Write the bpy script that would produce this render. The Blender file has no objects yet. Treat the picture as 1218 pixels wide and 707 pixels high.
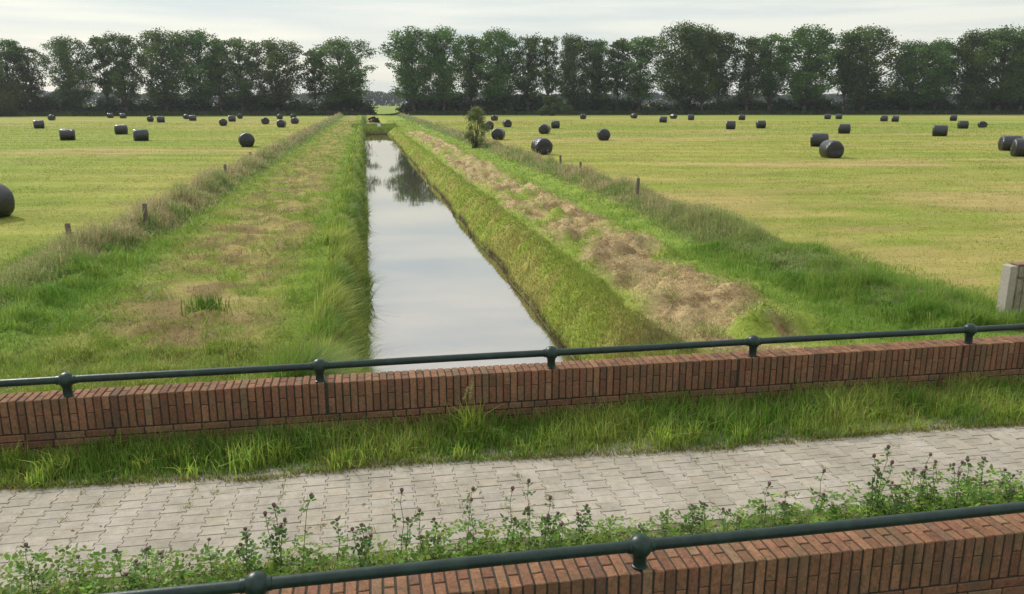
import bpy, bmesh, math, random
import numpy as np
from mathutils import Vector, Matrix
random.seed(7); rng = np.random.default_rng(11)
SC = bpy.context.scene; COL = SC.collection
PI = math.pi

# ---------------------------------------------------------------- helpers
def tag(o, label=None, cat=None, group=None, kind=None):
    if label: o['label'] = label
    if cat: o['category'] = cat
    if group: o['group'] = group
    if kind: o['kind'] = kind
    return o
def link(name, me, mat=None, parent=None, loc=None):
    o = bpy.data.objects.new(name, me); COL.objects.link(o)
    if mat is not None and me is not None and not me.materials: me.materials.append(mat)
    if parent is not None: o.parent = parent
    if loc is not None: o.location = loc
    return o
def empty(name, loc=(0, 0, 0), rz=0.0):
    o = bpy.data.objects.new(name, None); COL.objects.link(o)
    o.location = loc; o.rotation_euler = (0, 0, rz); o.empty_display_size = .2
    return o
def copy_tree(o, parent=None):
    c = o.copy(); COL.objects.link(c); c.parent = parent
    for ch in list(o.children): copy_tree(ch, c)
    return c
def np_mesh(name, V, loops, starts, col=None, smooth=False):
    me = bpy.data.meshes.new(name)
    V = np.ascontiguousarray(V, dtype=np.float32)
    loops = np.ascontiguousarray(loops, dtype=np.int32); starts = np.ascontiguousarray(starts, dtype=np.int32)
    me.vertices.add(len(V)); me.vertices.foreach_set('co', V.ravel())
    me.loops.add(len(loops)); me.loops.foreach_set('vertex_index', loops)
    me.polygons.add(len(starts)); me.polygons.foreach_set('loop_start', starts)
    me.update(calc_edges=True)
    if col is not None:
        a = me.attributes.new('col', 'FLOAT_COLOR', 'POINT')
        c = np.ones((len(V), 4), np.float32); c[:, :3] = col
        a.data.foreach_set('color', c.ravel())
    me.polygons.foreach_set('use_smooth', np.full(len(starts), smooth))
    me.validate()
    return me

def hsh(ix, iy, s):
    h = (ix.astype(np.int64) * 374761393 + iy.astype(np.int64) * 668265263 + s * 144665) & 0x7fffffff
    h = ((h ^ (h >> 13)) * 1274126177) & 0x7fffffff
    return ((h ^ (h >> 16)) & 0xffff) / 65535.0
def vn(x, y, s=0):
    x = np.asarray(x, float); y = np.asarray(y, float)
    ix = np.floor(x); iy = np.floor(y); fx = x - ix; fy = y - iy
    fx = fx * fx * (3 - 2 * fx); fy = fy * fy * (3 - 2 * fy)
    a = hsh(ix, iy, s); b = hsh(ix + 1, iy, s); c = hsh(ix, iy + 1, s); d = hsh(ix + 1, iy + 1, s)
    return (a * (1 - fx) + b * fx) * (1 - fy) + (c * (1 - fx) + d * fx) * fy
def fbm(x, y, s=0, o=4):
    t = 0; a = .5; n = 0
    for i in range(o):
        t = t + a * vn(x * 2 ** i + 17.3 * i, y * 2 ** i - 9.1 * i, s + i); n += a; a *= .5
    return t / n
def ss(a, b, x):
    t = np.clip((x - a) / (b - a), 0, 1); return t * t * (3 - 2 * t)
def mix(a, b, t):
    return a * (1 - t)[:, None] + np.asarray(b)[None, :] * t[:, None] if np.ndim(b) == 1 else a * (1 - t)[:, None] + b * t[:, None]

# blades: n roots P, heights, widths, lean, colours
def blades(P, h, w, col, lean=.35, segs=2, tipcol=None, ldir=None):
    n = len(P); ang = rng.uniform(0, 2 * PI, n)
    fx = np.cos(ang); fy = np.sin(ang)
    la = rng.uniform(0, 2 * PI, n) if ldir is None else ldir + rng.normal(0, .8, n)
    L = np.abs(rng.normal(0, lean, n)) * h
    lx = np.cos(la) * L; ly = np.sin(la) * L
    side = np.stack([fx * w / 2, fy * w / 2, np.zeros(n)], 1)
    if segs == 1:
        top = P + np.stack([lx, ly, h], 1)
        V = np.stack([P - side, P + side, top], 1).reshape(-1, 3)
        b = np.arange(n) * 3
        loops = np.stack([b, b + 1, b + 2], 1).ravel(); starts = np.arange(n) * 3
        C = np.repeat(col, 3, 0)
    else:
        mid = P + np.stack([lx * .3, ly * .3, h * .58], 1)
        top = P + np.stack([lx, ly, h * (1 - .25 * np.minimum(L / np.maximum(h, 1e-4), 1))], 1)
        V = np.stack([P - side, P + side, mid + side * .75, mid - side * .75, top], 1).reshape(-1, 3)
        b = np.arange(n) * 5
        loops = np.stack([b, b + 1, b + 2, b + 3, b + 3, b + 2, b + 4], 1).ravel()
        starts = np.stack([np.arange(n) * 7, np.arange(n) * 7 + 4], 1).ravel()
        C = np.repeat(col[:, None, :], 5, 1)
        if tipcol is not None: C[:, 4] = tipcol; 
        C = C.reshape(-1, 3)
    return V, loops, starts, C
def cards(P, size, col, aspect=1.0, flat=0.0):
    n = len(P)
    u = rng.normal(0, 1, (n, 3)); u[:, 2] *= (1 - flat); u /= np.linalg.norm(u, axis=1)[:, None]
    t = rng.normal(0, 1, (n, 3)); t[:, 2] *= (1 - flat); v = np.cross(u, t); v /= np.linalg.norm(v, axis=1)[:, None]
    if flat > 0: v = np.cross(np.array([0, 0, 1.]) + rng.normal(0, .35, (n, 3)), u); v /= np.linalg.norm(v, axis=1)[:, None]
    u = u * (size / 2)[:, None]; v = v * (size / 2 * aspect)[:, None]
    V = np.stack([P - u, P + v * .9 - u * .1, P + u, P - v * .9 + u * .15], 1).reshape(-1, 3)
    b = np.arange(n) * 4
    return V, np.stack([b, b + 1, b + 2, b + 3], 1).ravel(), b, np.repeat(col, 4, 0)
def join(parts):
    Vs, Ls, Ss, Cs = [], [], [], []; vo = lo = 0
    for V, L, S, C in parts:
        Vs.append(V); Ls.append(L + vo); Ss.append(S + lo); Cs.append(C); vo += len(V); lo += len(L)
    return np.concatenate(Vs), np.concatenate(Ls), np.concatenate(Ss), np.concatenate(Cs)

# ---------------------------------------------------------------- materials
def newmat(name):
    m = bpy.data.materials.new(name); m.use_nodes = True
    nt = m.node_tree; nt.nodes.clear()
    out = nt.nodes.new('ShaderNodeOutputMaterial')
    return m, nt, out
def N(nt, t, **k):
    n = nt.nodes.new(t)
    for a, b in k.items():
        if a == 'inp':
            for i, v in b.items(): n.inputs[i].default_value = v
        else: setattr(n, a, b)
    return n
def mat_attr_leaf(name, trans=.35, rough=.6, vary=0.0, spec=.2):
    m, nt, out = newmat(name); L = nt.links
    at = N(nt, 'ShaderNodeAttribute', attribute_name='col')
    c = at.outputs['Color']
    if vary:
        oi = N(nt, 'ShaderNodeObjectInfo')
        mr = N(nt, 'ShaderNodeMapRange', inp={3: 1 - vary, 4: 1 + vary}); L.new(oi.outputs['Random'], mr.inputs[0])
        hs = N(nt, 'ShaderNodeHueSaturation', inp={'Saturation': 1.0}); L.new(mr.outputs[0], hs.inputs['Value'])
        mr2 = N(nt, 'ShaderNodeMapRange', inp={3: .475, 4: .515}); L.new(oi.outputs['Random'], mr2.inputs[0]); L.new(mr2.outputs[0], hs.inputs['Hue'])
        L.new(c, hs.inputs['Color']); c = hs.outputs[0]
    p = N(nt, 'ShaderNodeBsdfPrincipled', inp={'Roughness': rough, 'Specular IOR Level': spec}); L.new(c, p.inputs['Base Color'])
    t = N(nt, 'ShaderNodeBsdfTranslucent'); L.new(c, t.inputs['Color'])
    mx = N(nt, 'ShaderNodeMixShader', inp={0: trans}); L.new(p.outputs[0], mx.inputs[1]); L.new(t.outputs[0], mx.inputs[2])
    L.new(mx.outputs[0], out.inputs[0]); return m
def noise(nt, vec, scale, detail=4, rough=.55, sc=None):
    n = N(nt, 'ShaderNodeTexNoise', inp={'Scale': scale, 'Detail': detail, 'Roughness': rough})
    if sc is not None:
        mp = N(nt, 'ShaderNodeMapping', inp={'Scale': sc}); nt.links.new(vec, mp.inputs[0]); vec = mp.outputs[0]
    nt.links.new(vec, n.inputs['Vector']); return n.outputs['Fac']
def ramp(nt, fac, stops):
    r = N(nt, 'ShaderNodeValToRGB'); e = r.color_ramp.elements
    e[0].position, e[0].color = stops[0][0], (*stops[0][1], 1); e[1].position, e[1].color = stops[-1][0], (*stops[-1][1], 1)
    for p, c in stops[1:-1]:
        q = e.new(p); q.color = (*c, 1)
    nt.links.new(fac, r.inputs[0]); return r.outputs[0]
def mixc(nt, a, b, f, mode='MIX'):
    m = N(nt, 'ShaderNodeMix', data_type='RGBA', blend_type=mode)
    for s, v in ((0, f), (6, a), (7, b)):
        if isinstance(v, (int, float)): m.inputs[s].default_value = v
        elif isinstance(v, tuple): m.inputs[s].default_value = (*v, 1) if len(v) == 3 else v
        else: nt.links.new(v, m.inputs[s])
    return m.outputs[2]
def geo_pos(nt): return N(nt, 'ShaderNodeNewGeometry').outputs['Position']
def objco(nt): return N(nt, 'ShaderNodeTexCoord').outputs['Object']
def bump(nt, h, strength, dist=.02):
    b = N(nt, 'ShaderNodeBump', inp={'Strength': strength, 'Distance': dist}); nt.links.new(h, b.inputs['Height']); return b.outputs[0]

def mat_terrain():
    m, nt, out = newmat('turf'); L = nt.links; P = geo_pos(nt)
    at = N(nt, 'ShaderNodeAttribute', attribute_name='col')
    n1 = noise(nt, P, 9, 6, .7); n2 = noise(nt, P, 1.3, 5, .6, (.35, 1, 1)); n3 = noise(nt, P, 60, 3, .7)
    c = mixc(nt, at.outputs['Color'], ramp(nt, n1, [(.3, (.84, .86, .82)), (.7, (1.15, 1.13, 1.14))]), 1.0, 'MULTIPLY')
    c = mixc(nt, c, ramp(nt, n2, [(.3, (.8, .86, .8)), (.7, (1.16, 1.12, 1.15))]), 1.0, 'MULTIPLY')
    c = mixc(nt, c, ramp(nt, n3, [(.3, (.82, .82, .82)), (.7, (1.18, 1.18, 1.18))]), 1.0, 'MULTIPLY')
    p = N(nt, 'ShaderNodeBsdfPrincipled', inp={'Roughness': .95, 'Specular IOR Level': .05}); L.new(c, p.inputs['Base Color'])
    L.new(bump(nt, n1, .9, .06), p.inputs['Normal']); L.new(p.outputs[0], out.inputs[0]); return m
def mat_brick(name, dirt=(.10, .085, .05)):
    m, nt, out = newmat(name); L = nt.links; P = geo_pos(nt)
    at = N(nt, 'ShaderNodeAttribute', attribute_name='col')
    n1 = noise(nt, P, 45, 6, .7); n2 = noise(nt, P, 5, 5, .65); n3 = noise(nt, P, 260, 3, .6)
    c = mixc(nt, at.outputs['Color'], ramp(nt, n1, [(.3, (.62, .6, .6)), (.7, (1.35, 1.3, 1.25))]), 1.0, 'MULTIPLY')
    c = mixc(nt, c, ramp(nt, n3, [(.3, (.75, .75, .75)), (.7, (1.25, 1.25, 1.25))]), 1.0, 'MULTIPLY')
    f = ramp(nt, n2, [(.48, (0, 0, 0)), (.70, (.65, .65, .65))]); c = mixc(nt, c, dirt, f)
    f = ramp(nt, noise(nt, P, 13, 5, .7), [(.58, (0, 0, 0)), (.70, (.7, .7, .7))]); c = mixc(nt, c, (.07, .075, .035), f)
    p = N(nt, 'ShaderNodeBsdfPrincipled', inp={'Roughness': .9, 'Specular IOR Level': .15}); L.new(c, p.inputs['Base Color'])
    L.new(bump(nt, n1, .7, .004), p.inputs['Normal']); L.new(p.outputs[0], out.inputs[0]); return m
def mat_simple(name, col, rough=.8, nscale=20, amt=.35, metal=0, bmp=.3, bd=.01, spec=.3, col2=None, s2=3):
    m, nt, out = newmat(name); L = nt.links; P = objco(nt)
    n1 = noise(nt, P, nscale, 6, .65)
    c = mixc(nt, col, ramp(nt, n1, [(.3, (1 - amt,) * 3), (.7, (1 + amt,) * 3)]), 1.0, 'MULTIPLY')
    if col2:
        f = ramp(nt, noise(nt, P, s2, 5, .65), [(.45, (0, 0, 0)), (.65, (1, 1, 1))]); c = mixc(nt, c, col2, f)
    p = N(nt, 'ShaderNodeBsdfPrincipled', inp={'Roughness': rough, 'Metallic': metal, 'Specular IOR Level': spec}); L.new(c, p.inputs['Base Color'])
    L.new(bump(nt, n1, bmp, bd), p.inputs['Normal']); L.new(p.outputs[0], out.inputs[0]); return m
def mat_paver():
    m, nt, out = newmat('concrete_paver'); L = nt.links; P = geo_pos(nt)
    at = N(nt, 'ShaderNodeAttribute', attribute_name='col')
    n1 = noise(nt, P, 90, 5, .7); n2 = noise(nt, P, 2.2, 5, .6); n4 = noise(nt, P, 14, 5, .7)
    c = mixc(nt, at.outputs['Color'], ramp(nt, n1, [(.3, (.84,) * 3), (.7, (1.14,) * 3)]), 1.0, 'MULTIPLY')
    c = mixc(nt, c, ramp(nt, n2, [(.32, (.78, .77, .73)), (.7, (1.08, 1.07, 1.06))]), 1.0, 'MULTIPLY')
    c = mixc(nt, c, ramp(nt, n4, [(.3, (.82, .81, .78)), (.6, (1.05, 1.05, 1.05))]), 1.0, 'MULTIPLY')
    p = N(nt, 'ShaderNodeBsdfPrincipled', inp={'Roughness': .93, 'Specular IOR Level': .15}); L.new(c, p.inputs['Base Color'])
    L.new(bump(nt, n1, .3, .002), p.inputs['Normal']); L.new(p.outputs[0], out.inputs[0]); return m
def mat_water():
    m, nt, out = newmat('canal_water'); L = nt.links; P = geo_pos(nt)
    d = N(nt, 'ShaderNodeBsdfDiffuse'); c = ramp(nt, noise(nt, P, .6, 4, .6), [(.35, (.10, .085, .06)), (.65, (.14, .115, .085))]); L.new(c, d.inputs['Color'])
    g = N(nt, 'ShaderNodeBsdfGlossy', inp={'Roughness': .025, 'Color': (.87, .83, .78, 1)})
    n1 = noise(nt, P, 2.2, 3, .5, (1, .5, 1)); n2 = noise(nt, P, 11, 2, .5, (1, .6, 1))
    bn = bump(nt, n1, .10, .01); b2 = N(nt, 'ShaderNodeBump', inp={'Strength': .05, 'Distance': .004}); L.new(n2, b2.inputs['Height']); L.new(bn, b2.inputs['Normal'])
    L.new(b2.outputs[0], g.inputs['Normal'])
    fr = N(nt, 'ShaderNodeLayerWeight', inp={'Blend': .35}); mr = N(nt, 'ShaderNodeMapRange', inp={1: .2, 2: .95, 3: .55, 4: .92}); L.new(fr.outputs['Facing'], mr.inputs[0])
    m2 = N(nt, 'ShaderNodeMixShader'); L.new(mr.outputs[0], m2.inputs[0]); L.new(d.outputs[0], m2.inputs[1]); L.new(g.outputs[0], m2.inputs[2])
    L.new(m2.outputs[0], out.inputs[0]); return m
def mat_film():
    m, nt, out = newmat('black_bale_film'); L = nt.links; P = objco(nt)
    n1 = noise(nt, P, 7, 5, .6, (1, 3, 3)); n2 = noise(nt, P, 22, 4, .6, (.4, 2, 2))
    c = ramp(nt, n1, [(.3, (.004, .005, .006)), (.7, (.009, .010, .013))])
    p = N(nt, 'ShaderNodeBsdfPrincipled', inp={'Roughness': .24, 'Specular IOR Level': .6, 'IOR': 1.5}); L.new(c, p.inputs['Base Color'])
    L.new(bump(nt, n2, .7, .03), p.inputs['Normal']); L.new(p.outputs[0], out.inputs[0]); return m

M_turf = mat_terrain(); M_blade = mat_attr_leaf('grass_blade', .5, .5)
M_leaf = mat_attr_leaf('tree_leaf', .3, .6, .24, .12); M_bush = mat_attr_leaf('shrub_leaf', .25, .6, .08, .12)
M_brick = mat_brick('red_brick'); M_mortar = mat_simple('dark_mortar', (.045, .042, .032), .95, 80, .4)
M_bark = mat_simple('bark', (.075, .062, .048), .95, 4, .4, bmp=.6, bd=.05)
M_rail = mat_simple('dark_green_paint', (.009, .024, .019), .38, 35, .3, spec=.35, bmp=.45, bd=.003, col2=(.018, .040, .030), s2=9)
M_paver = mat_paver(); M_water = mat_water(); M_film = mat_film()
M_conc = mat_simple('weathered_concrete', (.30, .265, .215), .92, 26, .3, col2=(.15, .135, .09), s2=2.5, bmp=.5)
M_conc_edge = mat_simple('pale_concrete', (.34, .315, .265), .9, 40, .2)
M_wood = mat_simple('grey_post_wood', (.15, .125, .095), .95, 30, .4, bmp=.5)
M_asph = mat_simple('asphalt', (.05, .05, .05), .9, 120, .3)
M_white = mat_simple('white_paint', (.75, .75, .72), .6, 30, .1)
M_sand = mat_simple('joint_sand', (.15, .135, .085), .95, 60, .35)
M_head = mat_simple('seed_head', (.16, .085, .085), .9, 300, .5, bmp=.8, bd=.004)
M_stem = mat_simple('clover_stem', (.10, .13, .045), .7, 60, .2)
M_hay = mat_attr_leaf('cut_straw', .15, .8)
M_far = mat_attr_leaf('far_leaf', .1, .8)

# ---------------------------------------------------------------- terrain height and ground cover colour
Z_ROAD = .985
def zt(x, y):
    x = np.asarray(x, float); y = np.asarray(y, float)
    z = (fbm(x * .12, y * .12, 3) - .5) * .10 * ss(12, 30, np.abs(y)) + (fbm(x * .9, y * .9, 5) - .5) * .07
    # embankment carrying the bridge
    e = 1 - ss(6.6, 10.8, y)
    z = z * (1 - e) + Z_ROAD * e
    # hay ridge and rough tufts
    hay = ss(4.6, 5.2, x) * (1 - ss(6.9, 7.6, x)) * ss(9.5, 12, y) * (1 - ss(90, 110, y))
    z = z + hay * (.34 * ss(.4, .8, fbm(x * 1.5, y * 1.2, 21)) + .11 * (fbm(x * 4, y * 4, 22) - .3))
    z = z + .10 * ss(.56, .7, fbm(x * 1.4, y * 1.1, 24)) * ((x > -6) & (x < 9)) * (1 - e)
    # right hedge bank and left hedge bank: slightly raised
    z = z + .12 * np.exp(-((x - 9.3) / .9) ** 2) * (1 - e) + .10 * np.exp(-((x + 6.1) / .8) ** 2) * (1 - e)
    # canal
    wob = (fbm(y * .35, y * 0 + 3, 31) - .5) * .35
    wl = (fbm(y * .5, y * 0 + 9, 33) - .5) * .3
    r = ss(3.15, 4.55, x + wob) ; l = 1 - ss(-.75, .22, x + wl)
    bank = np.maximum(r ** .9, l)
    end = 1 - ss(122.6, 124.6, y); st = ss(6.55, 7.1, y)
    dep = (1 - bank) * end * st
    z = z * (1 - dep) + (-1.55) * dep
    # second ditch beyond the dam
    d2 = (1 - np.clip(np.maximum(ss(3.2, 4.9, x), 1 - ss(-.6, .6, x)), 0, 1)) * ss(138, 141, y) * (1 - ss(214, 222, y))
    z = z * (1 - d2) - 1.25 * d2
    # dam and far crossing
    z = z - .35 * np.exp(-((x - 1.8) / 3.2) ** 2) * ss(122, 125, y) * (1 - ss(136, 139, y))
    z = z + .30 * np.exp(-((x - 1.8) / 6) ** 2) * np.exp(-((y - 222) / 5) ** 2)
    z = np.where(y < 6.6, Z_ROAD, z)
    return z
G1 = np.array([.105, .175, .022]); G2 = np.array([.205, .25, .045]); YG = np.array([.285, .285, .07]); TAN = np.array([.36, .285, .12])
BRN = np.array([.20, .135, .072]); OLV = np.array([.245, .295, .058]); LUSH = np.array([.12, .215, .035]); HAY = np.array([.47, .36, .20])
def zc(x, y):
    x = np.asarray(x, float); y = np.asarray(y, float); n = len(x)
    a = fbm(x * .05 + 5, y * .11, 41); b = fbm(x * .22, y * .35, 43); c = fbm(x * 1.1, y * 1.1, 45, 3)
    # mown fields: yellow green with long tan and fresh green bands
    t = ss(.36, .62, a * .62 + b * .38)
    C = mix(np.repeat(G2[None], n, 0), YG, t)
    C = mix(C, TAN, ss(.50, .66, fbm(x * .035 + 50, y * .13 + 7, 47) * .7 + b * .3) * .85)
    C = mix(C, np.array([.185, .255, .04]), ss(.50, .70, fbm(x * .03 + 9, y * .10 + 31, 49)) * .7)
    C = C * (1 + .10 * np.sin(2 * PI * (y + .22 * x + 2.5 * fbm(x * .03, y * .03, 57)) / 4.6) * ss(8, 20, y))[:, None]
    C = mix(C, G2, ss(.5, .8, c) * .5)
    C = mix(C, BRN * 1.3, ss(.60, .8, fbm(x * .35, y * .9, 52)) * .5)
    # near part of the right field is tan stubble
    C = mix(C, TAN * np.array([.98, .98, .9]), (ss(9.5, 11, x) * (1 - ss(26, 52, y)) * .6) * ss(.30, .62, b * .6 + c * .4))
    # left strip between fence and canal
    s = ss(-6.2, -5.4, x) * (1 - ss(-1.2, -.6, x)) * (y > 8)
    S = mix(np.repeat(np.array([.18, .225, .038])[None], n, 0), TAN * .92, ss(.38, .60, fbm(x * 1.1, y * .6, 54)) * .85 * np.exp(-((x + 3.0) / 1.6) ** 2))
    S = mix(S, BRN * .9, ss(.46, .58, fbm(x * 1.9, y * 1.5, 56)) * .75 * (1 - ss(30, 80, y) * .6) * np.exp(-((x + 3.2) / 2.0) ** 2))
    S = mix(S, np.array([.14, .215, .028]), np.maximum(ss(-2.0, -1.2, x), 1 - ss(-5.6, -4.6, x)) * .75)
    S = mix(S, np.array([.18, .245, .035]), (1 - ss(10.5, 13, y)) * .8)
    C = mix(C, S, s)
    # right strip
    s = ss(3.0, 3.4, x) * (1 - ss(8.6, 9.3, x)) * (y > 8)
    S = mix(np.repeat(OLV[None] * 1.05, n, 0), np.array([.30, .25, .09]), ss(.45, .65, fbm(x * 1.3, y * .8, 61)) * .6)
    S = mix(S, np.array([.21, .27, .05]), ss(4.2, 4.7, x) * .7)
    S = mix(S, np.array([.16, .12, .075]), np.exp(-((x - 4.6) / .6) ** 2 - ((y - 11.6) / .9) ** 2) * .6)
    wob = (fbm(y * .25, y * 0 + 4, 62) - .5) * 1.6 + (fbm(x, y * .9, 68) - .5) * 1.0
    h = ss(4.7, 5.3, x + wob * .5) * (1 - ss(6.6, 7.4, x + wob)) * (1 - ss(95, 115, y)) * ss(9.5, 11, y)
    hc = mix(np.repeat(HAY[None], n, 0), BRN * 1.1, ss(.48, .62, fbm(x * 2.6, y * 2.4, 63)) * .72)
    S = mix(S, hc, h * ss(.36, .47, fbm(x * 1.0, y * .8, 66) * .75 + fbm(x * 3.1, y * 2.6, 67) * .25))
    S = mix(S, np.array([.19, .265, .05]), ss(7.1, 7.7, x) * .85 * ss(.25, .45, c))
    C = mix(C, S, s)
    # left bank face
    C = mix(C, np.array([.12, .18, .035]), ss(-.9, -.5, x) * (1 - ss(.6, 1.0, x)) * (y > 7))
    # mud at the water line
    z = zt(x, y)
    C = mix(C, np.array([.055, .042, .028]), (1 - ss(-.98, -.84, z)) * (y > 6.9) * (y < 230))
    # lush corners
    C = mix(C, LUSH, np.maximum(np.exp(-((x + 6.3) / 1.2) ** 2) * (1 - ss(17, 26, y)), np.exp(-((x - 9.5) / 1.5) ** 2) * (1 - ss(15, 24, y))) * (y > 9) * .9)
    C = mix(C, np.array([.17, .235, .05]), ss(225, 260, y) * .7)
    C = mix(C, np.array([.09, .13, .03]), (1 - ss(6.6, 8, y)))
    return C

def axis(pts):
    out = []
    for (a, b, s0, s1) in pts:
        v = a; 
        while v < b - 1e-6:
            out.append(v); f = (v - a) / (b - a); v += s0 + (s1 - s0) * f
    out.append(pts[-1][1]); return np.array(out)
xs = axis([(-2500, -400, 300, 60), (-400, -60, 40, 6), (-60, -9, 5, .5), (-9, 12.5, .14, .14), (12.5, 60, .4, 4), (60, 400, 5, 40), (400, 2500, 60, 300)])
ys = axis([(-60, 6.5, 8, .8), (6.5, 34, .11, .2), (34, 130, .3, 1.2), (130, 260, 1.2, 4), (260, 1000, 8, 90), (1000, 4000, 150, 600)])
X, Y = np.meshgrid(xs, ys); Xf = X.ravel(); Yf = Y.ravel(); Z = zt(Xf, Yf)
nx, ny = len(xs), len(ys)
ii = (np.arange(ny - 1)[:, None] * nx + np.arange(nx - 1)[None, :]).ravel()
me = np_mesh('ground', np.stack([Xf, Yf, Z], 1), np.stack([ii, ii + 1, ii + 1 + nx, ii + nx], 1).ravel(), np.arange(len(ii)) * 4, zc(Xf, Yf), True)
tag(link('ground', me, M_turf), 'mown grass fields, canal banks and road embankment', None, None, 'structure')

# water
def quad_grid(name, x0, x1, y0, y1, z, n=1, m=1):
    bm = bmesh.new()
    vs = [[bm.verts.new((x0 + (x1 - x0) * i / n, y0 + (y1 - y0) * j / m, z)) for i in range(n + 1)] for j in range(m + 1)]
    for j in range(m):
        for i in range(n): bm.faces.new((vs[j][i], vs[j][i + 1], vs[j + 1][i + 1], vs[j + 1][i]))
    me = bpy.data.meshes.new(name); bm.to_mesh(me); bm.free(); return me
tag(link('water', quad_grid('water', -.9, 4.7, 6.75, 124.6, -1.0, 2, 40), M_water), 'still grey canal water', None, None, 'structure')
tag(link('water', quad_grid('water2', -.6, 4.9, 140, 221, -1.12, 2, 20), M_water), 'ditch water beyond the dam', None, None, 'structure')

# ---------------------------------------------------------------- box collector
class MB:
    def __init__(s): s.V = []; s.F = []; s.C = []
    def box(s, c, d, col=(1, 1, 1), ch=0.0, jit=0.0, rz=0.0):
        x, y, z = [v / 2 for v in d]; b = len(s.V)
        P = []
        if ch <= 0:
            for sx in (-1, 1):
                for sy in (-1, 1):
                    for sz in (-1, 1): P.append((sx * x, sy * y, sz * z))
            F = [(0, 1, 3, 2), (4, 6, 7, 5), (0, 4, 5, 1), (2, 3, 7, 6), (0, 2, 6, 4), (1, 5, 7, 3)]
        else:
            idx = {}
            for sx in (-1, 1):
                for sy in (-1, 1):
                    for sz in (-1, 1):
                        for ax in range(3):
                            p = [sx * x, sy * y, sz * z]
                            for k in range(3):
                                if k != ax: p[k] -= (sx, sy, sz)[k] * ch
                            idx[(sx, sy, sz, ax)] = len(P); P.append(tuple(p))
            F = []
            for ax in range(3):
                o = [k for k in range(3) if k != ax]
                for sgn in (-1, 1):
                    q = []
                    for a, bb in ((-1, -1), (1, -1), (1, 1), (-1, 1)):
                        t = [0, 0, 0]; t[ax] = sgn; t[o[0]] = a; t[o[1]] = bb; q.append(idx[(*t, ax)])
                    if (sgn > 0) == (ax == 1): q = q[::-1]
                    F.append(tuple(q))
            for ax in range(3):
                o = [k for k in range(3) if k != ax]
                for a in (-1, 1):
                    for bb in (-1, 1):
                        t1 = [0, 0, 0]; t1[o[0]] = a; t1[o[1]] = bb
                        tm = list(t1); tm[ax] = -1; tp = list(t1); tp[ax] = 1
                        q = [idx[(*tm, o[0])], idx[(*tm, o[1])], idx[(*tp, o[1])], idx[(*tp, o[0])]]
                        F.append(tuple(q))
            for sx in (-1, 1):
                for sy in (-1, 1):
                    for sz in (-1, 1): F.append(tuple(idx[(sx, sy, sz, a)] for a in range(3)))
        ca, sa = math.cos(rz), math.sin(rz)
        for p in P:
            j = [random.uniform(-jit, jit) for _ in range(3)]
            px, py = p[0] + j[0], p[1] + j[1]
            s.V.append((c[0] + px * ca - py * sa, c[1] + px * sa + py * ca, c[2] + p[2] + j[2])); s.C.append(col)
        for f in F: s.F.append(tuple(i + b for i in f))
    def build(s, name, mat, parent=None, smooth=False):
        L = [i for f in s.F for i in f]; S = np.cumsum([0] + [len(f) for f in s.F[:-1]])
        me = np_mesh(name, np.array(s.V), np.array(L), S, np.array(s.C), smooth)
        bm = bmesh.new(); bm.from_mesh(me); bmesh.ops.recalc_face_normals(bm, faces=bm.faces); bm.to_mesh(me); bm.free()
        return link(name, me, mat, parent)

# ---------------------------------------------------------------- brick parapets
def brick_col():
    k = random.random()
    if k < .45: c = (.215, .112, .066)
    elif k < .72: c = (.232, .128, .074)
    elif k < .90: c = (.19, .095, .060)
    elif k < .94: c = (.16, .09, .062)
    else: c = (.22, .14, .085)
    v = random.uniform(.82, 1.18)
    return tuple(q * v for q in c)
def parapet(label, x0, x1, yf, ztop, joints):
    depth = .205; pitch = .0602
    root = empty('brick_parapet', ((x0 + x1) / 2, yf + depth / 2, Z_ROAD)); root['label'] = label; root['category'] = 'wall'; root['group'] = 'brick parapets of the bridge'
    ox, oy, oz = root.location
    cop = MB(); base = MB(); mor = MB()
    hC = .268; x = x0; i = 0
    while x < x1:
        if any(abs(x + .03 - j) < .031 for j in joints): x += .018
        w = .0500 + random.uniform(-.0018, .0018); cx = x + pitch / 2 - ox
        dz = random.uniform(-.0022, .0022); dy = random.uniform(-.002, .002); zt_ = ztop - oz + dz; r = random.uniform(-.008, .008)
        if i % 2 == 0:
            cop.box((cx, dy, zt_ - hC / 2), (w, depth, hC), brick_col(), .004, .0008, r)
        else:
            jf = hC * random.uniform(.42, .5); jd = depth * random.uniform(.46, .54)
            c1, c2, c3 = brick_col(), brick_col(), brick_col()
            cop.box((cx, dy - depth / 2 + (jd - .004) / 2, zt_ - jf / 2), (w, jd - .004, jf - .005), c1, .004, .0008, r)
            cop.box((cx, dy + (jd + .004) / 2, zt_ - jf / 2), (w, depth - jd - .004, jf - .005), c2, .004, .0008, r)
            cop.box((cx, dy, zt_ - jf - (hC - jf) / 2), (w, depth, hC - jf - .006), c3, .004, .0008, r)
        x += pitch; i += 1
    zb = ztop - hC - .010 - oz
    for k in range(4):
        xx = x0 - random.uniform(0, .2)
        while xx < x1:
            L = random.choice([.205, .205, .205, .1]); 
            base.box((xx + L / 2 - ox, random.uniform(-.002, .002), zb - .025 - k * .06), (L, depth, .0505), brick_col(), .0035, .0008)
            xx += L + .010
    m_h = ztop - oz + 1.1
    mor.box(((x0 + x1) / 2 - ox, 0, ztop - oz - .009 - m_h / 2), (x1 - x0, depth - .016, m_h), (1, 1, 1))
    cop.build('standing_course', M_brick, root); base.build('base_course', M_brick, root); mor.build('mortar', M_mortar, root)
    return root
ZF = 3.65 - 2.20; ZN = 3.65 - 2.258
parapet('farther low brick wall, between the block path and the canal', -6.0, 13.0, 6.27, ZF, (-.36, 5.42, 3.18))
parapet('near low brick wall in the bottom right corner, topped by the closest rail', -5.0, 10.0, 3.34, ZN, (6.9,))

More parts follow.
